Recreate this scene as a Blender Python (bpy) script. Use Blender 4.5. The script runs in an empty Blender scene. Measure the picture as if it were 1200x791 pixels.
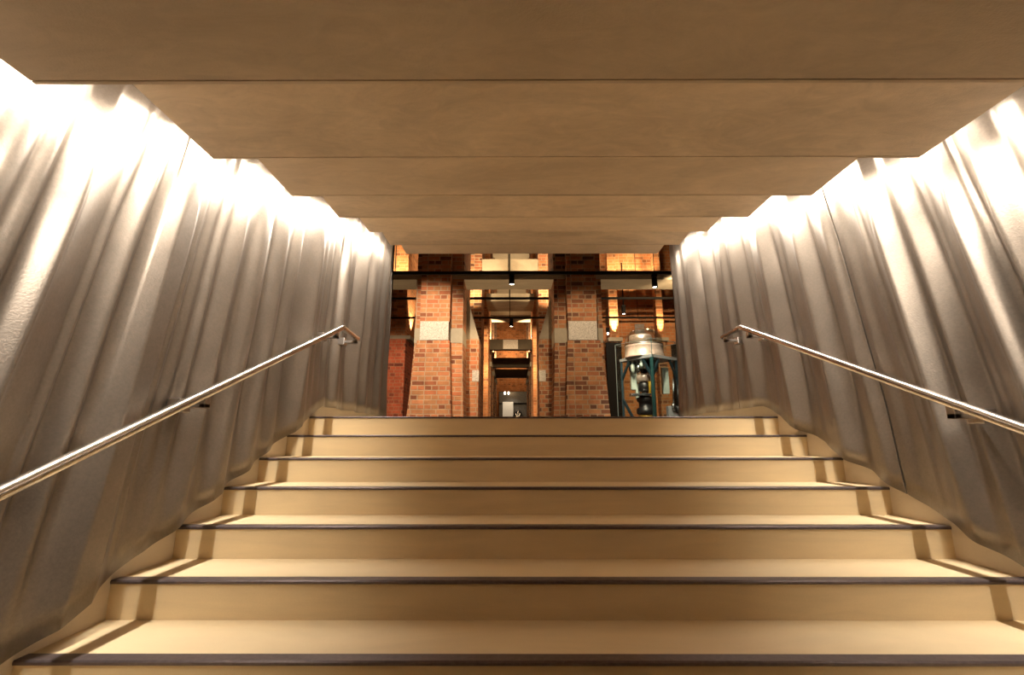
import bpy, bmesh, math, random
from mathutils import Vector, Matrix
sc = bpy.context.scene
COL = sc.collection
random.seed(7)
E = 1.67                      # the eye stands 1.67 m above the lower floor; coordinates below are relative to the eye
LED = 520.0; LEDS = 75.0; LEDZ = .045; LEDW = .011; LEDC = (1.0, .905, .78); AMP = 3.2; HALLK = 1.9; EXPO = 0.4
CEILC = (.70, .57, .42); STAIRC = (.765, .61, .38); SKIRTC = (.64, .545, .42); METALC = (.25, .21, .172); METALM = .68; METALR = .42
SL= [(1.186, 0.5), (1.221, 0.3), (1.249, 0.75), (1.27, 0.6), (1.292, 0.15), (1.319, 0.2), (1.337, 0.7), (1.371, 0.95), (1.391, 0.85), (1.402, 0.2), (1.433, 0.35), (1.484, 0.3), (1.545, 0.3), (1.56, 0.6), (1.573, 0.65), (1.587, 0.25), (1.617, 0.15), (1.645, 0.75), (1.689, 0.9), (1.712, 0.55), (1.732, 0.3), (1.752, 0.7), (1.81, 0.95), (1.878, 0.85), (1.892, 0.5), (1.902, 0.75), (1.916, 0.1), (1.971, 0.15), (2.013, 0.1), (2.041, 0.5), (2.069, 0.15), (2.115, 0.55), (2.157, 0.35), (2.189, 0.8), (2.228, 0.3), (2.282, 0.75), (2.338, 0.7), (2.367, 0.25), (2.444, 0.4), (2.518, 0.75), (2.578, 0.5), (2.623, 0.3), (2.66, 0.1), (2.707, 0.2), (2.767, 0.75), (2.808, 0.6), (2.883, 0.15), (2.951, 0.25), (2.998, 0.65), (3.059, 0.6), (3.122, 0.2), (3.188, 0.8), (3.358, 0.95), (3.419, 0.4), (3.482, 0.15), (3.547, 0.4), (3.598, 0.1), (3.669, 0.35), (3.725, 0.1), (3.801, 0.45), (3.881, 0.1), (3.964, 0.3), (4.007, 0.9), (4.073, 0.3), (4.164, 0.15), (4.26, 0.45), (4.335, 0.2), (4.439, 0.85), (4.52, 0.8), (4.604, 0.2), (4.692, 0.4), (4.782, 0.2), (4.877, 0.8), (4.975, 0.3), (5.112, 0.5), (5.22, 0.2), (5.372, 0.6), (5.532, 0.25), (5.702, 0.6), (5.835, 0.4)]
SR= [(1.514, 0.4), (1.561, 0.3), (1.599, 0.9), (1.638, 0.8), (1.677, 0.85), (1.688, 0.15), (1.729, 0.2), (1.766, 0.15), (1.782, 0.85), (1.818, 1), (1.842, 0.9), (1.855, 0.15), (1.905, 0.3), (1.962, 0.15), (1.99, 0.45), (2.01, 0.15), (2.035, 0.2), (2.06, 0.75), (2.109, 0.8), (2.127, 0.25), (2.178, 0.3), (2.198, 0.8), (2.248, 0.9), (2.268, 0.15), (2.332, 0.1), (2.383, 0.2), (2.406, 0.55), (2.43, 0.15), (2.491, 0.3), (2.543, 0.5), (2.582, 0.35), (2.617, 0.4), (2.659, 0.7), (2.703, 0.3), (2.763, 0.35), (2.834, 0.15), (2.884, 0.8), (2.944, 0.85), (2.98, 0.2), (3.073, 0.35), (3.171, 0.15), (3.234, 0.55), (3.276, 0.2), (3.321, 0.9), (3.389, 0.9), (3.436, 0.15), (3.522, 0.35), (3.599, 0.1), (3.653, 0.5), (3.724, 0.25), (3.797, 0.75), (3.888, 0.8), (3.952, 0.2), (4.034, 0.3), (4.102, 0.65), (4.173, 0.15), (4.265, 0.35), (4.361, 0.15), (4.441, 0.7), (4.503, 0.6), (4.589, 0.1), (4.678, 0.3), (4.746, 0.15), (4.841, 0.95), (4.94, 0.85), (5.017, 0.2), (5.123, 0.55), (5.206, 0.2), (5.292, 0.3), (5.38, 0.75), (5.471, 0.25), (5.566, 0.6), (5.663, 0.3), (5.765, 0.5)]

# ------------------------------------------------------------------ mesh builder
class MB:
    def __init__(s): s.v = []; s.f = []; s.sm = []
    def add(s, vs, fs, smooth=False):
        o = len(s.v)
        s.v += [Vector((p[0], p[1], p[2] + E)) for p in vs]
        s.f += [[o + i for i in f] for f in fs]; s.sm += [smooth] * len(fs)
        return s
    def box(s, x0, x1, y0, y1, z0, z1):
        vs = [(x, y, z) for z in (z0, z1) for y in (y0, y1) for x in (x0, x1)]
        return s.add(vs, [(0, 2, 3, 1), (4, 5, 7, 6), (0, 1, 5, 4), (2, 6, 7, 3), (0, 4, 6, 2), (1, 3, 7, 5)])
    def bevbox(s, x0, x1, y0, y1, z0, z1, b=.004):
        bm = bmesh.new()
        bmesh.ops.create_cube(bm, size=1)
        for v in bm.verts:
            v.co = Vector(((x0 + x1) / 2 + v.co.x * (x1 - x0), (y0 + y1) / 2 + v.co.y * (y1 - y0), (z0 + z1) / 2 + v.co.z * (z1 - z0)))
        bmesh.ops.bevel(bm, geom=list(bm.edges), offset=b, segments=2, affect='EDGES', profile=.6)
        bm.verts.index_update()
        s.add([v.co.copy() for v in bm.verts], [[v.index for v in f.verts] for f in bm.faces]); bm.free(); return s
    def taper(s, lo, hi, z0, z1):     # lo/hi = (x0,x1,y0,y1) rectangles
        vs = [(lo[0], lo[2], z0), (lo[1], lo[2], z0), (lo[1], lo[3], z0), (lo[0], lo[3], z0),
              (hi[0], hi[2], z1), (hi[1], hi[2], z1), (hi[1], hi[3], z1), (hi[0], hi[3], z1)]
        return s.add(vs, [(3, 2, 1, 0), (4, 5, 6, 7), (0, 1, 5, 4), (1, 2, 6, 5), (2, 3, 7, 6), (3, 0, 4, 7)])
    def prism_x(s, poly, x0, x1):     # poly = [(y,z)...]
        n = len(poly)
        vs = [(x0, y, z) for y, z in poly] + [(x1, y, z) for y, z in poly]
        return s.add(vs, [list(range(n)), list(range(2 * n - 1, n - 1, -1))] + [(i, i + n, (i + 1) % n + n, (i + 1) % n) for i in range(n)])
    def prism_y(s, poly, y0, y1):     # poly = [(x,z)...]
        n = len(poly)
        vs = [(x, y0, z) for x, z in poly] + [(x, y1, z) for x, z in poly]
        return s.add(vs, [list(range(n)), list(range(2 * n - 1, n - 1, -1))] + [(i, i + n, (i + 1) % n + n, (i + 1) % n) for i in range(n)])
    def lathe(s, prof, cx, cy, seg=32, smooth=True):   # prof = [(r,z)...]
        vs = []; fs = []
        for r, z in prof:
            for k in range(seg):
                a = 2 * math.pi * k / seg; vs.append((cx + r * math.cos(a), cy + r * math.sin(a), z))
        for i in range(len(prof) - 1):
            for k in range(seg):
                a = i * seg + k; b = i * seg + (k + 1) % seg; fs.append((a, b, b + seg, a + seg))
        fs.append(list(range(seg - 1, -1, -1))); fs.append([(len(prof) - 1) * seg + k for k in range(seg)])
        return s.add(vs, fs, smooth)
    def tube(s, pts, r, seg=12, smooth=True, rs=None):
        pts = [Vector(p) for p in pts]; vs = []; fs = []
        for i, p in enumerate(pts):
            d = Vector((0, 0, 0))
            if i: d += (p - pts[i - 1]).normalized()
            if i < len(pts) - 1: d += (pts[i + 1] - p).normalized()
            d.normalize()
            k = 1.0
            if 0 < i < len(pts) - 1:
                c = max(.3, d.dot((pts[i + 1] - p).normalized())); k = 1 / c
            up = Vector((0, 0, 1)) if abs(d.z) < .95 else Vector((0, 1, 0))
            a = d.cross(up).normalized(); b = a.cross(d).normalized(); rr = rs[i] if rs else r
            for q in range(seg):
                t = 2 * math.pi * q / seg
                vs.append(p + a * (rr * math.cos(t)) + b * (rr * math.sin(t) * k))
        for i in range(len(pts) - 1):
            for q in range(seg):
                A = i * seg + q; B = i * seg + (q + 1) % seg; fs.append((A, B, B + seg, A + seg))
        fs.append(list(range(seg - 1, -1, -1))); fs.append([(len(pts) - 1) * seg + q for q in range(seg)])
        return s.add(vs, fs, smooth)
    def beam(s, a, b, w, h=None):     # square bar between two points
        a = Vector(a); b = Vector(b); h = h or w; d = (b - a).normalized()
        up = Vector((0, 0, 1)) if abs(d.z) < .9 else Vector((0, 1, 0))
        x = d.cross(up).normalized() * w / 2; y = x.cross(d).normalized() * h / 2
        vs = [p + sx * x + sy * y for p in (a, b) for sx, sy in ((-1, -1), (1, -1), (1, 1), (-1, 1))]
        return s.add(vs, [(3, 2, 1, 0), (4, 5, 6, 7), (0, 1, 5, 4), (1, 2, 6, 5), (2, 3, 7, 6), (3, 0, 4, 7)])
    def build(s, name, mat, parent=None, label=None, kind=None):
        me = bpy.data.meshes.new(name)
        org = parent_world(parent) if parent else Vector((0, 0, 0))
        me.from_pydata([v - org for v in s.v], [], s.f); me.validate(); me.update()
        me.polygons.foreach_set('use_smooth', s.sm[:len(me.polygons)] if len(s.sm) >= len(me.polygons) else [False] * len(me.polygons))
        bm = bmesh.new(); bm.from_mesh(me); bmesh.ops.recalc_face_normals(bm, faces=bm.faces); bm.to_mesh(me); bm.free()
        me.materials.append(mat)
        o = bpy.data.objects.new(name, me); COL.objects.link(o)
        if parent: o.parent = parent
        if label: o['label'] = label
        if kind: o['kind'] = kind
        return o
def parent_world(o):
    p = Vector((0, 0, 0))
    while o is not None: p += o.location; o = o.parent
    return p
def thing(name, label, cat, loc=(0, 0, 0), group=None):
    o = bpy.data.objects.new(name, None); o.empty_display_size = .1; COL.objects.link(o)
    o.location = (loc[0], loc[1], loc[2] + E)
    o['label'] = label; o['category'] = cat
    if group: o['group'] = group
    return o
def tag(o, label, cat, group=None):
    o['label'] = label; o['category'] = cat
    if group: o['group'] = group
    return o
def struct_empty(name, loc=(0, 0, 0)):
    o = bpy.data.objects.new(name, None); COL.objects.link(o); o.location = (loc[0], loc[1], loc[2] + E); o['kind'] = 'structure'; return o
def copy_tree(o, parent=None):
    c = o.copy(); COL.objects.link(c)
    if parent: c.parent = parent
    for ch in list(o.children): copy_tree(ch, c)
    return c

# ------------------------------------------------------------------ materials
class NT:
    def __init__(s, name):
        s.m = bpy.data.materials.new(name); s.m.use_nodes = True; s.t = s.m.node_tree; s.b = s.t.nodes['Principled BSDF']
    def n(s, typ, **kw):
        nd = s.t.nodes.new(typ)
        for k, v in kw.items():
            if k in nd.inputs: nd.inputs[k].default_value = v
            else: setattr(nd, k, v)
        return nd
    def l(s, a, b): s.t.links.new(a, b)
def rgb(*c): return (c[0], c[1], c[2], 1)
def ramp(nt, src, stops):
    r = nt.n('ShaderNodeValToRGB'); e = r.color_ramp.elements
    e[0].position, e[0].color = stops[0]; e[1].position, e[1].color = stops[-1]
    for p, c in stops[1:-1]:
        x = e.new(p); x.color = c
    nt.l(src, r.inputs['Fac']); return r
def plain(name, col, rough=.5, metal=0, noise=.0, scale=20, spec=.5):
    t = NT(name); b = t.b
    b.inputs['Roughness'].default_value = rough; b.inputs['Metallic'].default_value = metal
    b.inputs['Specular IOR Level'].default_value = spec
    tc = t.n('ShaderNodeTexCoord'); nz = t.n('ShaderNodeTexNoise', Scale=scale, Detail=4.0)
    t.l(tc.outputs['Object'], nz.inputs['Vector'])
    lo = [c * (1 - noise) for c in col]; hi = [min(1, c * (1 + noise)) for c in col]
    r = ramp(t, nz.outputs['Fac'], [(.3, rgb(*lo)), (.7, rgb(*hi))]); t.l(r.outputs['Color'], b.inputs['Base Color'])
    return t.m
def emit(name, col, strength):
    t = NT(name); b = t.b; b.inputs['Base Color'].default_value = rgb(.8, .8, .8)
    b.inputs['Emission Color'].default_value = rgb(*col); b.inputs['Emission Strength'].default_value = strength; return t.m
def plaster(name, base, var, bump=.15, rough=.6, trowel=1.0):
    t = NT(name); b = t.b; b.inputs['Roughness'].default_value = rough; b.inputs['Specular IOR Level'].default_value = .25
    tc = t.n('ShaderNodeTexCoord')
    mp = t.n('ShaderNodeMapping'); mp.inputs['Scale'].default_value = (1.0, 2.2, 1); t.l(tc.outputs['Object'], mp.inputs['Vector'])
    n1 = t.n('ShaderNodeTexNoise', Scale=1.1, Detail=6.0, Roughness=.6, Distortion=.9); t.l(mp.outputs['Vector'], n1.inputs['Vector'])
    n2 = t.n('ShaderNodeTexNoise', Scale=4.5, Detail=8.0, Roughness=.7, Distortion=2.2); t.l(mp.outputs['Vector'], n2.inputs['Vector'])
    mx = t.n('ShaderNodeMath', operation='MULTIPLY_ADD'); t.l(n2.outputs['Fac'], mx.inputs[0]); mx.inputs[1].default_value = .45 * trowel; 
    t.l(n1.outputs['Fac'], mx.inputs[2])
    lo = [c * (1 - var) for c in base]; hi = [c * (1 + var) for c in base]
    r = ramp(t, mx.outputs[0], [(.62, rgb(*lo)), (1.02, rgb(*hi))]); t.l(r.outputs['Color'], b.inputs['Base Color'])
    n3 = t.n('ShaderNodeTexNoise', Scale=160.0, Detail=3.0); t.l(tc.outputs['Object'], n3.inputs['Vector'])
    ad = t.n('ShaderNodeMath', operation='MULTIPLY_ADD'); t.l(n2.outputs['Fac'], ad.inputs[0]); ad.inputs[1].default_value = 2.0; t.l(n3.outputs['Fac'], ad.inputs[2])
    bp = t.n('ShaderNodeBump', Strength=bump, Distance=.004); t.l(ad.outputs[0], bp.inputs['Height']); t.l(bp.outputs['Normal'], b.inputs['Normal'])
    return t.m
def stone(name, base, var, rough=.55):
    t = NT(name); b = t.b; b.inputs['Roughness'].default_value = rough; b.inputs['Specular IOR Level'].default_value = .35
    tc = t.n('ShaderNodeTexCoord')
    mp = t.n('ShaderNodeMapping'); mp.inputs['Scale'].default_value = (.8, 2, 6); t.l(tc.outputs['Object'], mp.inputs['Vector'])
    n1 = t.n('ShaderNodeTexNoise', Scale=2.2, Detail=7.0, Roughness=.6, Distortion=.6); t.l(mp.outputs['Vector'], n1.inputs['Vector'])
    n2 = t.n('ShaderNodeTexNoise', Scale=320.0, Detail=2.0); t.l(tc.outputs['Object'], n2.inputs['Vector'])
    mx = t.n('ShaderNodeMath', operation='MULTIPLY_ADD'); t.l(n2.outputs['Fac'], mx.inputs[0]); mx.inputs[1].default_value = .35; t.l(n1.outputs['Fac'], mx.inputs[2])
    lo = [c * (1 - var) for c in base]; hi = [c * (1 + var) for c in base]
    r = ramp(t, mx.outputs[0], [(.45, rgb(*lo)), (.9, rgb(*hi))]); t.l(r.outputs['Color'], b.inputs['Base Color'])
    bp = t.n('ShaderNodeBump', Strength=.06, Distance=.002); t.l(n2.outputs['Fac'], bp.inputs['Height']); t.l(bp.outputs['Normal'], b.inputs['Normal'])
    return t.m
def cast_metal(name, base, metal=.75, rough=.42):
    t = NT(name); b = t.b; b.inputs['Metallic'].default_value = metal; b.inputs['Roughness'].default_value = rough
    tc = t.n('ShaderNodeTexCoord')
    n1 = t.n('ShaderNodeTexNoise', Scale=3.0, Detail=6.0, Roughness=.65); t.l(tc.outputs['Object'], n1.inputs['Vector'])
    n2 = t.n('ShaderNodeTexNoise', Scale=140.0, Detail=3.0); t.l(tc.outputs['Object'], n2.inputs['Vector'])
    r = ramp(t, n1.outputs['Fac'], [(.3, rgb(*[c * .88 for c in base])), (.7, rgb(*[min(1, c * 1.1) for c in base]))]); t.l(r.outputs['Color'], b.inputs['Base Color'])
    n4 = t.n('ShaderNodeTexNoise', Scale=75.0, Detail=5.0, Roughness=.75); t.l(tc.outputs['Object'], n4.inputs['Vector'])
    gr = ramp(t, n4.outputs['Fac'], [(.3, rgb(.86, .86, .86)), (.7, rgb(1.1, 1.1, 1.1))])
    mg = t.n('ShaderNodeMix', data_type='RGBA', blend_type='MULTIPLY'); mg.inputs['Factor'].default_value = 1.0
    t.l(r.outputs['Color'], mg.inputs['A']); t.l(gr.outputs['Color'], mg.inputs['B']); t.l(mg.outputs['Result'], b.inputs['Base Color'])
    rr = t.n('ShaderNodeMath', operation='MULTIPLY_ADD'); t.l(n1.outputs['Fac'], rr.inputs[0]); rr.inputs[1].default_value = .16; rr.inputs[2].default_value = rough - .08; t.l(rr.outputs[0], b.inputs['Roughness'])
    bp = t.n('ShaderNodeBump', Strength=.22, Distance=.003); t.l(n2.outputs['Fac'], bp.inputs['Height']); t.l(bp.outputs['Normal'], b.inputs['Normal'])
    return t.m
def brick(name, c1, c2, dark, mortar, bw=.235, rh=.088, ms=.011, darkamt=.18):
    t = NT(name); b = t.b; b.inputs['Roughness'].default_value = .85; b.inputs['Specular IOR Level'].default_value = .2
    tc = t.n('ShaderNodeTexCoord'); sp = t.n('ShaderNodeSeparateXYZ'); t.l(tc.outputs['Object'], sp.inputs[0])
    ad = t.n('ShaderNodeMath', operation='ADD'); t.l(sp.outputs['X'], ad.inputs[0]); t.l(sp.outputs['Y'], ad.inputs[1])
    cb = t.n('ShaderNodeCombineXYZ'); t.l(ad.outputs[0], cb.inputs['X']); t.l(sp.outputs['Z'], cb.inputs['Y'])
    br = t.n('ShaderNodeTexBrick'); br.offset = .5; br.squash = .56; br.squash_frequency = 2; br.inputs['Scale'].default_value = 1.0
    br.inputs['Brick Width'].default_value = bw; br.inputs['Row Height'].default_value = rh; br.inputs['Mortar Size'].default_value = ms
    br.inputs['Mortar Smooth'].default_value = .25; br.inputs['Bias'].default_value = 0.0
    br.inputs['Color1'].default_value = rgb(*c1); br.inputs['Color2'].default_value = rgb(*c2); br.inputs['Mortar'].default_value = rgb(*mortar)
    t.l(cb.outputs[0], br.inputs['Vector'])
    # one random value per brick picks its firing colour
    b2 = t.n('ShaderNodeTexBrick'); b2.offset = .5; b2.squash = .56; b2.squash_frequency = 2; b2.inputs['Scale'].default_value = 1.0
    b2.inputs['Brick Width'].default_value = bw; b2.inputs['Row Height'].default_value = rh; b2.inputs['Mortar Size'].default_value = 0.0
    b2.inputs['Color1'].default_value = rgb(0, 0, 0); b2.inputs['Color2'].default_value = rgb(1, 1, 1); b2.inputs['Mortar'].default_value = rgb(0, 0, 0)
    t.l(cb.outputs[0], b2.inputs['Vector'])
    wn = t.n('ShaderNodeTexWhiteNoise', noise_dimensions='1D'); t.l(b2.outputs['Color'], wn.inputs['W'])
    mid = [(p + q_) / 2 * 1.15 for p, q_ in zip(c1, c2)]
    r = ramp(t, wn.outputs['Value'], [(0, rgb(*dark)), (darkamt * .7, rgb(*[(p + q_) / 2 for p, q_ in zip(c1, dark)])), (darkamt + .1, rgb(*c1)), (.7, rgb(*c2)), (.9, rgb(*mid)), (1, rgb(*[x * .8 + y * .3 for x, y in zip(c1, mortar)]))])
    mx = t.n('ShaderNodeMix', data_type='RGBA'); t.l(br.outputs['Fac'], mx.inputs['Factor']); t.l(r.outputs['Color'], mx.inputs['A']); mx.inputs['B'].default_value = rgb(*mortar)
    nz = t.n('ShaderNodeTexNoise', Scale=3.5, Detail=7.0, Roughness=.7); t.l(tc.outputs['Object'], nz.inputs['Vector'])
    r2 = ramp(t, nz.outputs['Fac'], [(.3, rgb(.62, .6, .58)), (.7, rgb(1.15, 1.1, 1.05))])
    m2 = t.n('ShaderNodeMix', data_type='RGBA', blend_type='MULTIPLY'); m2.inputs['Factor'].default_value = 1.0
    t.l(mx.outputs['Result'], m2.inputs['A']); t.l(r2.outputs['Color'], m2.inputs['B']); t.l(m2.outputs['Result'], b.inputs['Base Color'])
    bp = t.n('ShaderNodeBump', Strength=.7, Distance=.012, invert=True); t.l(br.outputs['Fac'], bp.inputs['Height']); t.l(bp.outputs['Normal'], b.inputs['Normal'])
    return t.m
def glass(name, tint=(.95, .98, .97), refl=.05, edge=.5):
    m = bpy.data.materials.new(name); m.use_nodes = True; t = m.node_tree; t.nodes.remove(t.nodes['Principled BSDF']); out = t.nodes['Material Output']
    tr = t.nodes.new('ShaderNodeBsdfTransparent'); tr.inputs['Color'].default_value = rgb(*tint)
    gl = t.nodes.new('ShaderNodeBsdfGlossy'); gl.inputs['Roughness'].default_value = .02
    lw = t.nodes.new('ShaderNodeLayerWeight'); lw.inputs['Blend'].default_value = .5
    pw = t.nodes.new('ShaderNodeMath'); pw.operation = 'POWER'; pw.inputs[1].default_value = 5; t.links.new(lw.outputs['Facing'], pw.inputs[0])
    ma = t.nodes.new('ShaderNodeMath'); ma.operation = 'MULTIPLY_ADD'; ma.inputs[1].default_value = edge; ma.inputs[2].default_value = refl; t.links.new(pw.outputs[0], ma.inputs[0])
    mx = t.nodes.new('ShaderNodeMixShader'); t.links.new(ma.outputs[0], mx.inputs[0]); t.links.new(tr.outputs[0], mx.inputs[1]); t.links.new(gl.outputs[0], mx.inputs[2])
    t.links.new(mx.outputs[0], out.inputs['Surface']); return m

M = {}
M['ceil'] = plaster('polished_plaster', CEILC, .17, bump=.3, rough=.5, trowel=1.3)
M['ceil_a'] = plaster('polished_plaster_painted_dim', [c * .86 for c in CEILC], .13, bump=.3, rough=.5, trowel=1.3)  # brightness steps from slab to slab are painted into these plaster colours
M['ceil_b'] = plaster('polished_plaster_painted_bright', [c * 1.12 for c in CEILC], .11, bump=.3, rough=.5, trowel=1.3)
M['ceil_c'] = plaster('polished_plaster_painted_mid', [c * .92 for c in CEILC], .13, bump=.3, rough=.5, trowel=1.3)
M['stair'] = stone('sand_stone', STAIRC, .07)
M['skirt'] = stone('sand_stone_skirting', SKIRTC, .05)
M['nosing'] = plain('bronze_nosing', (.13, .105, .11), .38, .5, .15, 60)
M['metal'] = cast_metal('cast_metal_panel', METALC, METALM, METALR)
M['steel'] = plain('satin_steel', (.72, .69, .66), .22, 1.0, .05, 80)
M['steel2'] = plain('bracket_steel', (.62, .58, .55), .3, 1.0, .05, 80)
M['void'] = plain('slot_lining', (.75, .72, .68), .7, 0, .03)
M['led'] = emit('warm_led', LEDC, LED); M['led_side'] = emit('warm_led_side', LEDC, LEDS)
M['brickA'] = brick('warm_red_brick', (.47, .165, .075), (.40, .19, .085), (.15, .055, .03), (.44, .30, .19))
M['brickB'] = brick('brown_brick', (.33, .125, .06), (.38, .18, .08), (.09, .045, .03), (.36, .255, .16), darkamt=.28)
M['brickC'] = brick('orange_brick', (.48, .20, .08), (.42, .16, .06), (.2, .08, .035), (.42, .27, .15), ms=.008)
M['brickR'] = brick('deep_red_brick', (.40, .10, .05), (.34, .085, .04), (.10, .03, .02), (.36, .19, .11), ms=.008)
M['conc'] = plaster('board_marked_concrete', (.33, .28, .20), .15, bump=.3, rough=.8)
M['conc_dark'] = plaster('dark_concrete', (.075, .058, .037), .15, bump=.3, rough=.8)
M['padst'] = plain('grey_padstone', (.44, .40, .34), .85, 0, .35, 45)
M['dark'] = plain('dark_hall_floor', (.16, .13, .11), .4, 0, .2)
M['black'] = plain('black_metal', (.007, .006, .005), .8, 0, .1, 20, .15)
M['lamp'] = emit('lamp_lens', (1.0, .86, .66), 18)
M['star'] = emit('lamp_lens_bright', (1.0, .93, .85), 400)
# ------------------------------------------------------------------ stair corridor
XC, W = .23, 3.60                       # stair axis and width
T, R, Y0, Z0 = .3466, .1402, 3.77, .1529
NST = 13
XL, XR = XC - W / 2, XC + W / 2
YEND, YBACK = 5.86, -3.4
ZF = Z0 - NST * R                       # lower floor
Y13 = Y0 - (NST - 1) * T
def nose(y): return Z0 + (y - Y0) * R / T
stair = thing('staircase', 'wide pale sandstone staircase with dark metal nosings between the two wavy metal walls', 'staircase', (XC, Y0, ZF))
for n in range(NST):
    y = Y0 - n * T; z = Z0 - n * R
    yb = y + T if n else y + .34
    st = MB().box(XL, XR, y, yb, z - R, z).build('step', M['stair'], stair)
    MB().prism_x([(y - .005, z - .011), (y - .006, z - .002), (y - .002, z + .003), (y + .046, z + .003), (y + .046, z - .011)], XL + .001, XR - .001).build('nosing', M['nosing'], st)
for nm, x0, x1 in (('baseboard_left', XL - .04, XL), ('baseboard_right', XR, XR + .04)):
    yb = Y13 - .02
    poly = [(yb, ZF), (Y0 + .05, ZF), (YEND, ZF), (YEND, Z0 + .105), (Y0 + .12, Z0 + .105), (Y13 - .02, nose(Y13 - .02) + .10)]
    MB().prism_x(poly, x0, x1).build(nm, M['skirt'], kind='structure')
# floors
f = MB().box(XL - .04, XR + .04, YBACK, Y13, ZF - .2, ZF).build('floor', M['stair'], kind='structure')
fl = MB().box(XL, XR, Y0 + .34, YEND, Z0 - .3, Z0).build('floor_landing', M['stair'], kind='structure')
fh = MB().box(-7, 7.5, YEND, 30, Z0 - .3, Z0).build('floor_hall', M['dark'], kind='structure')

# ceiling: stepped soffit slabs
CW = 3.10; CY, CT, CZ, CR = 1.177, .7486, .984, .2141
ceil = struct_empty('ceiling', (XC, CY, CZ))
def slab(y0, y1, z, mat='ceil', lit=True):
    hw = CW / 2; out = W / 2 + .14
    poly = [(XC - hw, z), (XC + hw, z), (XC + hw, z + .30), (XC + out, z + .30), (XC + out, z + .36), (XC - out, z + .36), (XC - out, z + .30), (XC - hw, z + .30)]
    gr = [(px, max(pz, z + .006) if pz < z + .005 else pz) for px, pz in poly]      # drip groove near the far edge
    sl = MB().prism_y(poly, y0, y1 - .016).prism_y(gr, y1 - .016, y1 - .011).prism_y(poly, y1 - .011, y1).build('soffit_slab', M[mat], ceil)
    for s in (-1, 1) if lit else ():
        x = XC + s * (hw + .012)
        MB().box(min(x, x - s * .010), max(x, x - s * .010), y0, y1, z + LEDZ - .02, z + LEDZ + .02).build('light_channel', M['steel'], sl)
        xa, xb = min(x, x + s * LEDW), max(x, x + s * LEDW)
        ld = MB().box(xa, xb, y0 + .002, y1 - .002, z + LEDZ, z + LEDZ + .010).build('led_strip', M['steel2'], sl)
        ld.data.materials.append(M['led']); ld.data.materials.append(M['led_side'])
        for p in ld.data.polygons:
            if p.normal.z < -.9: p.material_index = 1
            elif p.normal.x * s > .9: p.material_index = 2
SY = [1.165, 1.925, 2.66, 3.41, 4.155, 4.895, 5.64]      # far edge of each slab
SZ = [.955, 1.20, 1.41, 1.63, 1.845, 2.023, 2.218]      # underside of each slab
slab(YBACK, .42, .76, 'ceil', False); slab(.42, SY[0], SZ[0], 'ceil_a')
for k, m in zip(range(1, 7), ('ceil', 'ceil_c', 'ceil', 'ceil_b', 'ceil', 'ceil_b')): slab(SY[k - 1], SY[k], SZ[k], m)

# walls: backing wall + cast metal panels that hang in folds
def lean(s):
    if s <= 1.8: return .18
    if s <= 3.6: return .175 - .025 * (s - 1.8) / 1.8
    return .15 - .058 * min(1.2, (s - 3.6) / 2.2)
def streaks(keys, s0):
    rnd = random.Random(31 + len(keys)); s = keys[0][0]; pre = []
    while s > s0:
        s -= rnd.choice((.012, .03, .05, .07, .10)); pre.append((s, rnd.choice((.15, .25, .8, .9, .35, .6))))
    return sorted(pre) + keys
def profile(keys):
    n = 2400; s0, s1 = YBACK - .3, YEND + .4
    h = (s1 - s0) / n; arr = []; j = 0
    for i in range(n + 1):
        s = s0 + i * h
        while j < len(keys) - 2 and keys[j + 1][0] < s: j += 1
        a, b = keys[j], keys[j + 1]
        t = min(1, max(0, (s - a[0]) / max(1e-6, b[0] - a[0]))); t = t * t * (3 - 2 * t)
        arr.append(a[1] + (b[1] - a[1]) * t)
    def blur(a, sig):
        w = [math.exp(-.5 * (i / sig) ** 2) for i in range(-int(3 * sig) - 1, int(3 * sig) + 2)]; tw = sum(w); m = len(w) // 2
        return [sum(w[k] * a[min(n, max(0, i + k - m))] for k in range(len(w))) / tw for i in range(n + 1)]
    arr = blur(arr, .0032 / h); mean = blur(arr, .22 / h); acc = 0; f = []
    for i in range(n + 1):                       # a facet that turns towards the stairs' foot is a bright streak
        acc += (arr[i] - mean[i]) * h; f.append(acc)
    low = blur(f, .11 / h); sharp = [p - q_ for p, q_ in zip(f, low)]; soft = blur(sharp, .045 / h)
    return s0, h, sharp, soft
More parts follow.
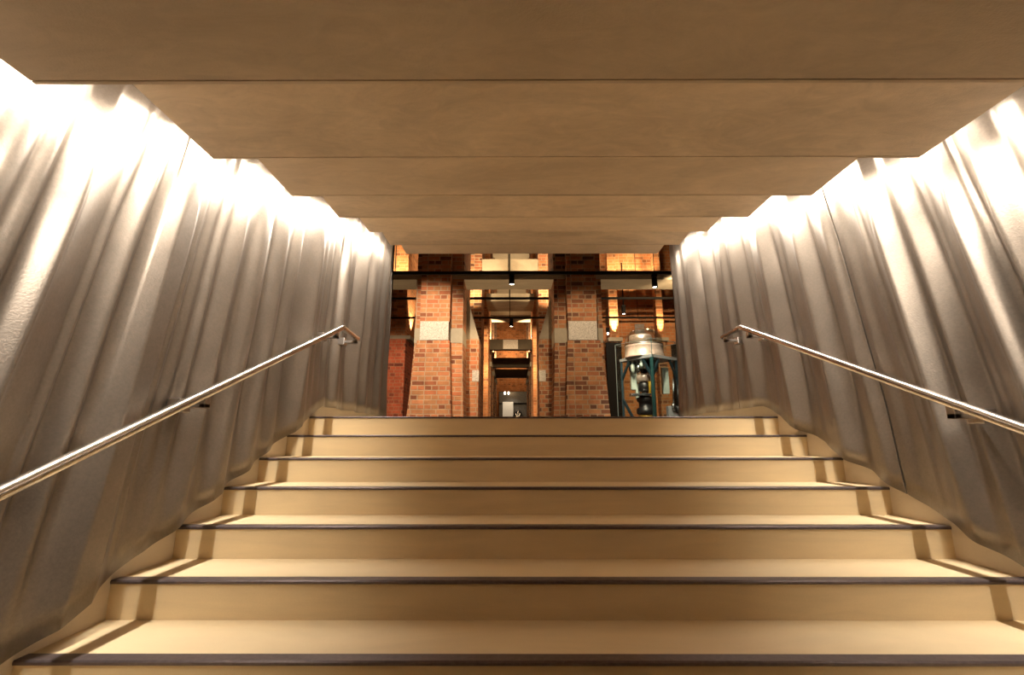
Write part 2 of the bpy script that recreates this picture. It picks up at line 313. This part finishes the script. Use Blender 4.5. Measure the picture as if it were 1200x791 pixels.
def wall(name, side, keys, seams):
    xs = XC + side * W / 2                       # stair edge plane
    root = MB().box(min(xs + side * .14, xs + side * .30), max(xs + side * .14, xs + side * .30), YBACK, YEND - .02, ZF, 3.0).build(name, M['void'], kind='structure')
    s0, h, arr, arr2 = profile(streaks(keys, YBACK - .3))
    rnd = random.Random(5 if side < 0 else 9)
    ph = [rnd.uniform(0, 6.28) for _ in range(4)]
    edges = [YBACK - .25] + seams + [YEND - .01]
    NR = 22
    for a, b in zip(edges[:-1], edges[1:]):
        g = .005
        n = max(40, int((b - a - 2 * g) / .006)); vs = []; fs = []
        for i in range(n + 1):
            s = a + g + (b - a - 2 * g) * i / n
            q = (s - s0) / h; qi = min(len(arr) - 2, max(0, int(q))); bs = arr[qi] + (arr[qi + 1] - arr[qi]) * min(1, q - qi); bo = arr2[qi] + (arr2[qi + 1] - arr2[qi]) * min(1, q - qi)
            L = lean(s)
            # bottom edge: just above the stair slope / the landing skirting
            zb = None
            y = s
            for _ in range(12):
                zl = nose(y) + .05 if y > Y13 else ZF + .10
                zb = min(zl, Z0 + .088); y = s + L * zb
            yt = s
            for _ in range(6):
                zt = 1.04 + max(0, (yt - .43) * .2825); yt = s + L * zt
            for k in range(NR + 1):
                t = k / NR; z = zb + (zt - zb) * t; y = s + L * z
                am = .85 + .15 * math.sin(1.9 * s + 1.3 * z + ph[0])
                u = min(1, max(0, (z - zb) / .55)); u = u * u * (3 - 2 * u)
                br = bo + (bs - bo) * (.16 + .84 * u)
                off = .032 + .020 * (1 - u) + .012 * math.sin(1.15 * s + .9 * z + ph[1]) + AMP * am * br * (.5 + .5 * min(1, max(0, (zt - .22 - z) / .35))) + .002 * math.sin(9 * s + 5 * z + ph[2])
                off = min(max(off, -.045), .085)
                vs.append((xs - side * off, max(YBACK, min(YEND, y)), z))
        nf = len(vs)
        for i in range(n):
            for k in range(NR):
                A = i * (NR + 1) + k; fs.append((A, A + NR + 1, A + NR + 2, A + 1))
        # thickness: back skin and rim
        vs += [(x + side * .007, y, z) for x, y, z in vs]
        fs2 = [tuple(nf + q for q in reversed(f)) for f in fs]
        rim = []
        for i in range(n):
            for k in (0, NR):
                A = i * (NR + 1) + k; B = A + NR + 1; rim.append((A, B, B + nf, A + nf))
        for i in (0, n):
            for k in range(NR):
                A = i * (NR + 1) + k; rim.append((A, A + 1, A + 1 + nf, A + nf))
        mb = MB(); mb.add(vs, fs + fs2, True); mb.f += rim and [list(r) for r in rim]; mb.sm += [False] * len(rim)
        mb.build('wavy_panel', M['metal'], root)
    return root
wl = wall('wall_left', -1, SL, [-2.1, -.6, .95, 2.641, 4.11])
wr = wall('wall_right', 1, SR, [-2.1, -.55, 1.02, 2.612, 4.2])
wb = MB().box(XL - .3, XR + .3, YBACK - .2, YBACK, ZF, 1.2).build('wall_back', M['ceil'], kind='structure')

# handrails
def handrail(side, label):
    x = XC + side * (W / 2 - .18); xw = XC + side * (W / 2 - .035)
    ky, kz = 3.835, .875; sl = .4137
    t = thing('handrail', label, 'handrail', (x, ky, Z0))
    ys = -.45
    ey = 4.23 if side < 0 else 4.19
    MB().tube([(x, ys - .3, kz - (ky - ys) * sl), (x, ys, kz - (ky - ys) * sl), (x, ky - .012, kz - .006), (x, ky + .01, kz), (x, ey, kz - .012)], .0215, 20).build('rail', M['steel'], t)
    for by in (-.1, .85, 2.19 if side < 0 else 2.06, 3.72, ey - .06):
        bz = kz - max(0, ky - by) * sl
        b = MB()
        b.bevbox(min(x - side * .014, x + side * .11), max(x - side * .014, x + side * .11), by - .02, by + .02, bz - .066, bz - .044, .003)
        b.bevbox(x - .014, x + .014, by - .02, by + .02, bz - .066, bz - .016, .003)
        b.prism_x([(by - .028, bz - .036), (by + .028, bz - .036 + .056 * (sl if by < ky else 0)), (by + .028, bz - .020 + .056 * (sl if by < ky else 0)), (by - .028, bz - .020)], x - .009, x + .009)
        br = b.build('bracket', M['steel2'], t)
        xq = x + side * .085
        MB().bevbox(min(xq, xq + side * .06), max(xq, xq + side * .06), by - .038, by + .038, bz - .085, bz - .025, .004).build('wall_plate', M['steel2'], br)
    return t
handrail(-1, 'brushed steel handrail on brackets along the left wavy metal wall')
handrail(1, 'brushed steel handrail on brackets along the right wavy metal wall')

# ------------------------------------------------------------------ brick hall
HX = -.09                                # hall axis
ZH = 8.0
def front_pier(side, label, mat):
    t = thing('brick_pier', label, 'pier', (HX + side * 1.4, 9.3, Z0))
    def xr(a, b): return (min(HX + side * a, HX + side * b), max(HX + side * a, HX + side * b))
    lo = xr(.85, 1.93); hi = xr(.90, 1.84)
    MB().taper((lo[0], lo[1], 9.26, 9.95), (hi[0], hi[1], 9.26, 9.95), Z0, 1.80).box(*xr(.90, 1.84), 9.26, 9.95, 2.09, 3.10).box(*xr(.90, 1.84), 9.30, 9.95, 3.29, ZH).build('pier_core', mat, t)
    MB().box(*xr(.895, 1.845), 9.25, 9.95, 1.80, 2.09).build('setback_stone', M['conc'], t)
    a = xr(1.05, 1.90); b = xr(1.12, 1.74)
    MB().taper((a[0], a[1], 9.0, 9.26), (b[0], b[1], 9.0, 9.26), Z0, 1.80).box(*xr(1.13, 1.70), 9.02, 9.26, 2.17, ZH).build('pilaster', mat, t)
    MB().bevbox(*xr(1.14, 1.69), 8.985, 9.26, 1.80, 2.17, .012).build('padstone', M['padst'], t)
    # buttress behind with a sloped stone weathering
    bu = MB().box(*xr(.63, 1.2), 9.96, 10.7, Z0, 2.02).build('buttress', mat, t)
    p = [(HX + side * .63, 2.02), (HX + side * 1.2, 2.02), (HX + side * 1.2, 2.95), (HX + side * .90, 2.95)]
    if side < 0: p = p[::-1]
    MB().prism_y(p, 9.96, 10.7).build('sloped_weathering', M['conc'], bu)
    MB().box(*xr(.625, .76), 9.95, 10.2, 1.13, 1.36).build('stone_block', M['padst'], bu)
    MB().box(*xr(.90, 1.84), 9.96, 10.7, 2.96, ZH).build('upper_shaft', mat, t)
front_pier(-1, 'large red brick pier with grey padstone left of the central passage', M['brickA'])
front_pier(1, 'large brown brick pier with grey padstone between the passage and the glass case', M['brickB'])

def beam(label, x0, x1, y0, y1, z0, z1, group=None, mat='conc'):
    t = tag(MB().box(x0, x1, y0, y1, z0, z1).build('concrete_beam', M[mat]), label, 'beam', group)
    return t
beam('concrete beam spanning the central passage between the two front brick piers', HX - 1.13, HX + 1.13, 9.28, 9.95, 3.10, 3.285).location.z = 0
beam('concrete beam running left from the left front brick pier', -4.6, HX - 1.71, 9.28, 9.95, 3.10, 3.285)
beam('concrete beam running right from the right front brick pier, above the glass case', HX + 1.71, 5.0, 9.28, 9.95, 3.10, 3.285)

def inner_pier(side, label, y0, y1, xin, xout, mat, z1=ZH):
    a, b = HX + side * xin, HX + side * xout
    x0, x1 = min(a, b), max(a, b)
    t = thing('brick_pier', label, 'pier', ((x0 + x1) / 2, (y0 + y1) / 2, Z0))
    MB().box(x0, x1, y0, y1, Z0, z1).build('shaft', mat, t)
    MB().box(x0 - .04, x1 + .04, y0 - .04, y1 + .04, 2.62, 2.80).build('stone_band', M['conc'], t) if y0 > 17.2 else None
    return t
for side, sd in ((-1, 'left'), (1, 'right')):
    inner_pier(side, 'dark brick pier %s of the passage, just behind the front pier' % sd, 13.0, 14.2, .79, 1.5, M['brickB'])
    inner_pier(side, 'brightly lit narrow orange brick pier %s of the passage' % sd, 16.0, 17.0, .75, 1.4, M['brickC'])
    for y, w in ((18.2, 'first'), (20.9, 'second'), (23.6, 'third')):
        inner_pier(side, 'dim brick pier %s of the far passage, %s behind the lit orange pier' % (sd, w), y, y + .9, .76, 1.3, M['brickB'])
b1 = thing('concrete_beam', 'dark low beam with a pale plaque across the passage, nearest of the three', 'beam', (HX, 17.6, 3.1))
MB().box(HX - .80, HX + .80, 17.3, 17.6, 3.12, 3.50).build('beam_body', M['conc_dark'], b1)
MB().box(HX - .28, HX + .26, 17.27, 17.3, 3.14, 3.48).build('plaque', M['padst'], b1, 'pale grey square plaque')
beam('dark low beam across the passage, middle of the three beneath the plaque', HX - .8, HX + .8, 20.4, 20.65, 2.92, 3.32, None, 'conc_dark')
beam('dark low beam across the far passage, lowest and farthest of the three', HX - .8, HX + .8, 23.1, 23.35, 2.80, 3.2, None, 'conc_dark')
beam('pale upper beam high across the passage behind the front beam', HX - .74, HX + .74, 14.3, 15.5, 4.08, 4.33)
beam('pale upper beam across the passage, lower of the two bands above the plaque', HX - .74, HX + .74, 17.05, 18.15, 4.34, 4.62)
beam('dark topmost beam with a pale soffit across the passage under the ceiling edge', HX - .80, HX + .80, 13.0, 13.9, 4.58, 4.95)
# suspension rods in the middle of the passage
def rod(label, x, y, z0, z1, r=.012):
    return tag(MB().tube([(x, y, z0), (x, y, z1)], r, 8).build('hanging_rod', M['black']), label, 'rod')

def struct_box(name, mat, *a): return MB().box(*a).build(name, mat, kind='structure')
struct_box('wall_hall_end', M['brickC'], -2.6, 2.4, 27.6, 27.9, Z0, ZH)
struct_box('wall_hall_left', M['brickR'], -6.9, -6.6, YEND + .4, 27.6, Z0, ZH)
struct_box('wall_hall_right', M['brickB'], 7.0, 7.3, YEND + .4, 27.6, Z0, ZH)
struct_box('wall_aisle_left', M['brickR'], -6.6, -2.9, 14.6, 14.9, Z0, ZH)
struct_box('wall_aisle_right', M['brickC'], 2.15, 7.0, 13.0, 13.3, Z0, ZH)
struct_box('wall_passage_left', M['brickB'], -2.9, -2.6, 14.6, 27.6, Z0, ZH)
struct_box('wall_passage_right', M['brickB'], 2.15, 2.4, 13.3, 27.6, Z0, ZH)
struct_box('ceiling_hall', M['conc'], -6.9, 7.3, YEND, 27.9, ZH + .02, ZH + .2)
# facade of the hall around the stair opening
fz = SZ[6] + .36
struct_box('wall_hall_front', M['ceil'], -6.9, 7.3, SY[6] + .02, YEND - .02, fz + .02, ZH)
# left aisle
t = thing('brick_pier', 'deep red brick pier at far left of the hall, uplit from its ledge', 'pier', (-3.5, 13.2, Z0))
MB().box(-4.6, -2.86, 12.6, 13.9, Z0, 2.56).build('lower_shaft', M['brickR'], t)
MB().box(-4.58, -2.88, 12.62, 13.9, 2.66, ZH).build('upper_shaft', M['brickC'], t)
MB().box(-4.62, -2.74, 12.6, 13.92, 2.56, 2.66).build('ledge', M['conc'], t)
# right aisle pilasters on the back wall
def pilaster(label, x0, x1):
    t = thing('brick_pilaster', label, 'pilaster', ((x0 + x1) / 2, 12.85, Z0))
    MB().box(x0, x1, 12.72, 12.995, Z0, 2.50).build('lower_shaft', M['brickB'], t)
    MB().box(x0 + .02, x1 - .02, 12.74, 12.995, 2.60, ZH).build('upper_shaft', M['brickC'], t)
    MB().box(x0 - .05, x1 + .05, 12.60, 12.995, 2.50, 2.60).build('ledge', M['conc'], t)
pilaster('brick pilaster on the back wall right beside the front pier, brightly uplit', 2.58, 2.86)
pilaster('uplit brick pilaster on the back wall above the right of the glass case', 3.86, 4.08)
struct_box('dark_panel_1', M['black'], 2.46, 2.86, 12.60, 12.70, Z0, 2.46)  # added black panel, its colour gives the dark of the gap left of the case
struct_box('dark_panel_2', M['black'], 4.30, 4.95, 12.90, 12.99, Z0, 2.46)  # added black panel painting the dark strip right of the case
struct_box('window_1', M['dark'], 3.34, 3.60, 12.97, 13.0, 2.75, 3.05)

# lighting tracks and lamps
def track(label, y, z, r=.03):
    t = thing('lighting_track', label, 'track', (0, y, z))
    MB().box(-4.6, 5.0, y - r, y + r, z - r, z + r).build('track_rail', M['black'], t)
    for x in (-3.2, HX, 3.3): MB().tube([(x, y, z + r), (x, y, ZH)], .008, 8).build('suspension_rod', M['black'], t)
    return t
track('thick black lighting track in front of the two front brick piers', 8.72, 3.04, .027)
track('thin black lighting track behind the front piers, upper of the two thin ones', 10.8, 3.15, .024)
track('thin black lighting track farther back, lower of the two thin ones', 12.45, 3.10, .022)
def spotlight(label, x, y, ztop, h=.2, drop=0.0, bright=False, tilt=0.0):
    t = thing('spotlight', label, 'spotlight', (x, y, ztop))
    if drop: MB().tube([(x, y, ztop), (x, y, ztop - drop)], .016, 8).build('stem', M['black'], t)
    z = ztop - drop
    MB().bevbox(x - .05, x + .05, y - .03, y + .03, z - .05, z, .006).build('track_adapter', M['black'], t)
    MB().lathe([(.02, z - .05), (.045, z - .06), (.05, z - .08), (.055, z - h), (.048, z - h), (.044, z - h + .02)], x, y, 16).build('lamp_head', M['black'], t)
    MB().lathe([(.003, z - h + .012), (.044, z - h + .012), (.044, z - h + .016)], x, y, 16).build('lens', M['star'] if bright else M['lamp'], t)
    return t
spotlight('black spotlight hanging from the thick track above the passage', -.03, 8.72, 3.013, .20)
spotlight('black spotlight hanging from the thick track at far right by the wavy wall', 2.66, 8.72, 3.013, .26)
spotlight('small black spotlight over the passage on the lower thin track', -.05, 12.45, 3.078, .22)
spotlight('small black spotlight on a long stem over the glass case', 2.66, 11.3, 4.2, .22, 1.08)
star = thing('spotlight', 'small dazzling spotlight shining between the right front pier and the uplit pilaster', 'spotlight', (2.38, 11.9, 2.62))
MB().lathe([(.03, 2.56), (.05, 2.60), (.05, 2.70)], 2.38, 11.9, 14).build('lamp_head', M['black'], star)
MB().lathe([(.005, 2.53), (.022, 2.545), (.022, 2.56)], 2.38, 11.9, 14).build('lens', M['star'], star)
MB().beam((2.38, 11.9, 2.70), (2.38, 11.9, 3.2), .02).build('stem', M['black'], star)

# ------------------------------------------------------------------ engine in its glass case
N_ = Vector((2.20, 7.60)); U = Vector((-.41, .57)); V_ = Vector((.57, .41))
def q(a, b): return N_ + U * a + V_ * b
CC = q(.5, .5) + Vector((-.07, -.02))
M['teal'] = plain('teal_steel', (.022, .045, .052), .45, .4, .15)
M['tealg'] = plain('green_steel', (.018, .07, .062), .4, .2, .15)
M['cream'] = plain('cream_enamel', (.60, .44, .33), .35, .3, .1)
M['pale'] = plain('pale_green_enamel', (.48, .52, .42), .4, .1, .1)
M['iron'] = plain('dark_iron', (.06, .055, .05), .4, .8, .3)
M['bright'] = plain('bright_steel', (.6, .58, .54), .25, 1, .15)
M['yellow'] = plain('yellow_paint', (.75, .42, .03), .4, 0, .05)
M['glassedge'] = plain('glass_edge', (.22, .25, .22), .3, .2, .1); M['glass'] = glass('case_glass'); M['dome'] = glass('dome_glass', (.9, .93, .9), .3)
M['grey'] = plain('grey_cabinet', (.36, .34, .32), .5, .1, .08)
ZP = 1.30
eng = thing('display_engine', 'vertical engine with a pale domed drum on a teal steel frame inside the glass case', 'engine', (CC.x, CC.y, Z0))
pl = MB()
poly = [q(.02, .02), q(.98, .02), q(.98, .98), q(.02, .98)]
pl.add([(p.x, p.y, ZP - .045) for p in poly] + [(p.x, p.y, ZP) for p in poly], [(3, 2, 1, 0), (4, 5, 6, 7), (0, 1, 5, 4), (1, 2, 6, 5), (2, 3, 7, 6), (3, 0, 4, 7)])
pl.build('platform', M['grey'], eng)
for i, (a, b) in enumerate(((.05, .05), (.95, .05), (.95, .95), (.05, .95))):
    p = q(a, b); zt = ZP - .045
    MB().beam((p.x, p.y, Z0), (p.x, p.y, zt), .036 if i else .052).build('frame_post', M['teal'] if i else M['tealg'], eng)
for (a, b), (c, d) in (((.05, .05), (.30, .05)), ((.05, .05), (.05, .30)), ((.95, .05), (.70, .05)), ((.05, .95), (.05, .70)), ((.95, .05), (.95, .30))):
    p, r_ = q(a, b), q(c, d)
    MB().beam((p.x, p.y, ZP - .36), (r_.x, r_.y, ZP - .05), .032).build('diagonal_brace', M['teal'], eng)
p, r_ = q(.95, .05), q(.55, .05)
MB().beam((p.x, p.y, .62), (r_.x, r_.y, Z0 + .02), .035).build('diagonal_brace', M['teal'], eng)
MB().lathe([(.33, ZP), (.335, ZP + .02), (.32, ZP + .03), (.315, ZP + .18), (.325, ZP + .20), (.30, ZP + .215)], CC.x, CC.y, 48).build('lower_drum', M['cream'], eng)
MB().lathe([(.19, ZP + .215), (.19, ZP + .36), (.18, ZP + .39), (.10, ZP + .41)], CC.x - .05, CC.y, 40).build('upper_drum', M['cream'], eng)
dm = [(.31, ZP + .215), (.312, ZP + .26)]
for k in range(1, 10):
    a = k / 9 * math.pi / 2; dm.append((max(.012, .312 * math.cos(a) ** .75), ZP + .26 + .25 * math.sin(a)))
MB().lathe(dm, CC.x, CC.y, 48).build('glass_dome', M['dome'], eng)
MB().lathe([(.318, ZP + .212), (.322, ZP + .224), (.312, ZP + .23)], CC.x, CC.y, 48).build('dome_ring', M['bright'], eng)
# hanging works under the platform
w = MB(); cx, cy = CC.x - .02, CC.y
w.lathe([(.055, Z0), (.055, 1.24)], cx, cy, 16)
w.build('main_column', M['iron'], eng)
MB().lathe([(.10, .90), (.13, .92), (.13, 1.0), (.11, 1.03), (.07, 1.04)], cx, cy, 24).build('bearing_head', M['cream'], eng)
MB().lathe([(.08, .74), (.11, .76), (.11, .87), (.08, .90)], cx, cy, 24).build('valve_body', M['iron'], eng)
for k in range(22):
    a = k * 2.4; rr = .08 + .17 * ((k * 37) % 10) / 10
    x, y = CC.x + rr * math.cos(a), CC.y + rr * math.sin(a)
    MB().lathe([(.018, 1.04 + .03 * (k % 4)), (.035, 1.10), (.038, 1.18), (.022, 1.19), (.022, ZP - .047)], x, y, 12).build('fitting', (M['bright'], M['pale'], M['iron'])[k % 3], eng)
c1 = q(.50, .22)
MB().bevbox(c1.x - .20, c1.x + .12, c1.y - .08, c1.y + .08, .66, .70, .006).build('work_plate', M['bright'], eng)
MB().tube([(cx + .05, cy - .13, .70), (cx + .05, cy - .13, .90)], .022, 12).build('yellow_lever', M['yellow'], eng, 'yellow painted lever')
MB().lathe([(.115, .30), (.12, .31), (.12, .34), (.115, .35)], cx, cy, 28).build('yellow_ring', M['yellow'], eng, 'yellow painted ring')
MB().lathe([(.13, .36), (.15, .38), (.15, .46), (.11, .48), (.11, .56), (.14, .58), (.14, .64), (.1, .66)], cx, cy, 28).build('gear_housing', M['iron'], eng)
a1 = q(.80, .30)
MB().bevbox(a1.x - .055, a1.x + .055, a1.y - .04, a1.y + .04, .78, 1.20, .008).bevbox(a1.x + .01, a1.x + .075, a1.y - .06, a1.y - .02, .62, .80, .008).build('side_cylinder', M['pale'], eng)
a2 = q(.25, .75)
MB().bevbox(a2.x - .05, a2.x + .06, a2.y - .04, a2.y + .04, .70, 1.14, .008).build('gauge_panel', M['pale'], eng)
for i, (dx, z0, z1) in enumerate(((.0, .48, .95), (.07, .44, .84), (.13, .52, 1.0))):
    a3 = q(.10, .80)
    MB().tube([(a3.x + dx, a3.y - .02, z0), (a3.x + dx + .02, a3.y - .04, z1)], .016, 10).lathe([(.03, z0 - .06), (.035, z0 - .04), (.035, z0 + .04), (.02, z0 + .06)], a3.x + dx, a3.y - .02, 12).build('control_lever', M['iron'] if i % 2 else M['bright'], eng)
a4 = q(.12, .84)
MB().bevbox(a4.x - .10, a4.x + .07, a4.y - .04, a4.y + .08, Z0, .50, .008).build('control_cabinet', M['grey'], eng)
# glass case
case = thing('glass_display_case', 'square clear glass display case standing on the hall floor around the domed engine', 'display case', (CC.x, CC.y, Z0))
def pane(a, b, z0, z1, name, t=.008):
    p, r_ = q(*a), q(*b); d = (r_ - p).normalized(); nrm = Vector((d.y, -d.x)) * t / 2
    c = [p + nrm, r_ + nrm, r_ - nrm, p - nrm]
    MB().add([(v.x, v.y, z0) for v in c] + [(v.x, v.y, z1) for v in c], [(3, 2, 1, 0), (4, 5, 6, 7), (0, 1, 5, 4), (1, 2, 6, 5), (2, 3, 7, 6), (3, 0, 4, 7)]).build(name, M['glass'], case)
e0, e1 = -.04, 1.04; G0, G1 = Z0 + .06, 1.55
pane((e0, e0), (e1, e0), G0, G1, 'glass_pane'); pane((e1, e0), (e1, e1), G0, G1, 'glass_pane'); pane((e1, e1), (e0, e1), G0, G1, 'glass_pane'); pane((e0, e1), (e0, e0), G0, G1, 'glass_pane')
for a, b in ((e0, e0), (e1, e0), (e1, e1), (e0, e1)):
    p = q(a, b); MB().beam((p.x, p.y, Z0), (p.x, p.y, G1), .008).build('corner_strip', M['glassedge'] if (a, b) != (e0, e0) else M['tealg'], case)
for A, B in (((e0, e0), (e1, e0)), ((e1, e0), (e1, e1)), ((e1, e1), (e0, e1)), ((e0, e1), (e0, e0))):
    p, r_ = q(*A), q(*B); MB().beam((p.x, p.y, G1), (r_.x, r_.y, G1), .006).build('rim_strip', M['glassedge'], case); MB().beam((p.x, p.y, Z0 + .03), (r_.x, r_.y, Z0 + .03), .02, .06).build('base_rail', M['grey'], case)

# machine at the end of the passage
M['white'] = plain('white_enamel', (.75, .72, .64), .4, 0, .05)
mc = thing('far_machine', 'dark machine with a pale panel and round wheel at the end of the passage', 'machine', (-.1, 26.6, Z0))
MB().bevbox(-.58, .0, 26.2, 26.8, .60, 1.86, .02).build('pale_panel', M['white'], mc)
MB().bevbox(-.70, .04, 26.15, 26.8, Z0, .58, .02).build('lower_cabinet', M['white'], mc)
MB().bevbox(-.80, .85, 26.5, 27.3, 1.80, 2.45, .03).build('dark_hood', M['iron'], mc)
MB().bevbox(-.80, .85, 26.82, 27.3, Z0, 1.80, .03).build('dark_back', M['iron'], mc)
vs = MB()
ring = [(.24 + .22 * math.cos(a), 26.15, 1.0 + .40 * math.sin(a)) for a in [k * math.pi / 14 for k in range(29)]]
vs.tube(ring, .05, 8); vs.build('wheel', M['iron'], mc)
for k in range(4):
    a = k * math.pi / 4
    MB().beam((.24 - .2 * math.cos(a), 26.15, 1.0 - .38 * math.sin(a)), (.24 + .2 * math.cos(a), 26.15, 1.0 + .38 * math.sin(a)), .03).build('spoke', M['bright'], mc)
MB().lathe([(.10, .94), (.10, 1.06)], .24, 26.15, 16).build('hub', M['bright'], mc)
for x in (-.46, -.26): MB().bevbox(x - .035, x + .035, 26.44, 26.5, 2.30, 2.42, .01).build('work_lamp', M['lamp'], mc)

# ------------------------------------------------------------------ light
def spot(loc, tgt, watts, ang=50, col=(1, .72, .42), blend=.6, r=.03):
    L = bpy.data.lights.new('hall_spot', 'SPOT'); L.energy = watts; L.color = col; L.spot_size = math.radians(ang); L.spot_blend = blend; L.shadow_soft_size = r
    o = bpy.data.objects.new('hall_spot', L); COL.objects.link(o)
    o.location = (loc[0], loc[1], loc[2] + E)
    d = Vector(tgt) - Vector(loc); o.rotation_euler = d.to_track_quat('-Z', 'Y').to_euler(); return o
def point(loc, watts, col=(1, .66, .34), r=.04):
    L = bpy.data.lights.new('hall_lamp', 'POINT'); L.energy = watts; L.color = col; L.shadow_soft_size = r
    o = bpy.data.objects.new('hall_lamp', L); COL.objects.link(o); o.location = (loc[0], loc[1], loc[2] + E); return o
K = HALLK
spot((-1.30, 6.4, 2.95), (-1.62, 9.0, 1.45), 330 * K, 64, (1, .80, .58))
spot((1.05, 6.6, 2.95), (1.40, 9.0, 1.4), 115 * K, 62, (1, .76, .5))
spot((-.05, 8.72, 2.75), (-.6, 10.3, .6), 60 * K, 80)
spot((-3.0, 9.5, 2.9), (-3.2, 12.6, 1.0), 120 * K, 60, (1, .66, .42))
spot((2.66, 8.72, 2.70), (2.3, 8.1, 1.3), 60 * K, 60, (1, .86, .68))
spot((1.7, 6.5, 2.9), (2.3, 8.1, 1.1), 130 * K, 40, (1, .88, .72))
spot((3.4, 8.6, 2.95), (3.2, 13.0, 1.6), 260 * K, 80)
spot((1.5, 6.3, 2.4), (2.3, 8.0, .7), 90 * K, 34, (1, .9, .76))  # added unseen spot, brightens the works under the engine platform
# ledge uplights
spot((2.72, 12.65, 2.62), (2.72, 12.73, 5.2), 420 * K, 42, (1, .74, .42))
spot((3.97, 12.65, 2.62), (3.97, 12.73, 5.2), 180 * K, 42, (1, .70, .38))
spot((3.2, 12.3, 3.9), (3.2, 13.0, 5.2), 160 * K, 110, (1, .74, .42))
spot((-2.66, 13.25, 2.70), (-2.88, 13.25, 4.6), 200 * K, 70, (1, .74, .42))
spot((-3.1, 11.9, 4.0), (-3.1, 12.7, 5.6), 140 * K, 100, (1, .72, .4))
# passage
for s in (-1, 1):
    spot((HX + s * .40, 14.6, 3.2), (HX + s * .95, 16.0, 2.2), 120 * K, 110)
    spot((HX + s * .5, 15.2, 2.9), (HX + s * .85, 16.0, .6), 90 * K, 90)
    spot((HX + s * 1.0, 11.6, 3.5), (HX + s * 1.2, 13.0, 4.6), 260 * K, 80)
    [spot((HX + s * .64, yy - .22, 3.45), (HX + s * .84, yy + .05, 4.6), ww * K, 75) for yy, ww in ((18.2, 150), (20.9, 170), (23.6, 190))]
point((HX, 16.4, 5.2), 14 * K); point((HX, 12.0, 4.6), 14 * K); point((HX, 25.6, 2.5), 5 * K); point((HX, 26.6, 4.6), 40 * K)
for x, e in ((HX, 14), (-2.6, 8), (3.1, 12)): spot((x, 9.75, Z0 + .06), (x, 9.72, 3.1), e * K * 5, 70)  # added unseen floor spots that brighten the beam soffits
spot((HX, 24.8, 2.6), (-.1, 26.4, 1.0), 30 * K, 60, (1, .9, .75))
w = bpy.data.worlds.new('World'); sc.world = w; w.use_nodes = True
w.node_tree.nodes['Background'].inputs[0].default_value = (1, .8, .6, 1); w.node_tree.nodes['Background'].inputs[1].default_value = .01

# ------------------------------------------------------------------ camera
cd = bpy.data.cameras.new('camera'); cam = bpy.data.objects.new('camera', cd); COL.objects.link(cam)
cam.location = (0, 0, E)
cd.sensor_width = 36; cd.lens = 567 / 1200 * 36; cd.clip_start = .05
pitch, yaw, roll = .2032, -.0027, -.0003
cam.rotation_euler = (Matrix.Rotation(-yaw, 3, 'Z') @ Matrix.Rotation(math.pi / 2 + pitch, 3, 'X') @ Matrix.Rotation(roll, 3, 'Z')).to_euler()
sc.camera = cam
sc.view_settings.view_transform = 'Standard'; sc.view_settings.look = 'None'; sc.view_settings.gamma = 1; sc.view_settings.use_curve_mapping = False
sc.view_settings.exposure = EXPO
sc.cycles.use_denoising = True
sc.cycles.max_bounces = 10; sc.cycles.diffuse_bounces = 6; sc.cycles.glossy_bounces = 5; sc.cycles.transparent_max_bounces = 24
sc.cycles.sample_clamp_indirect = 6
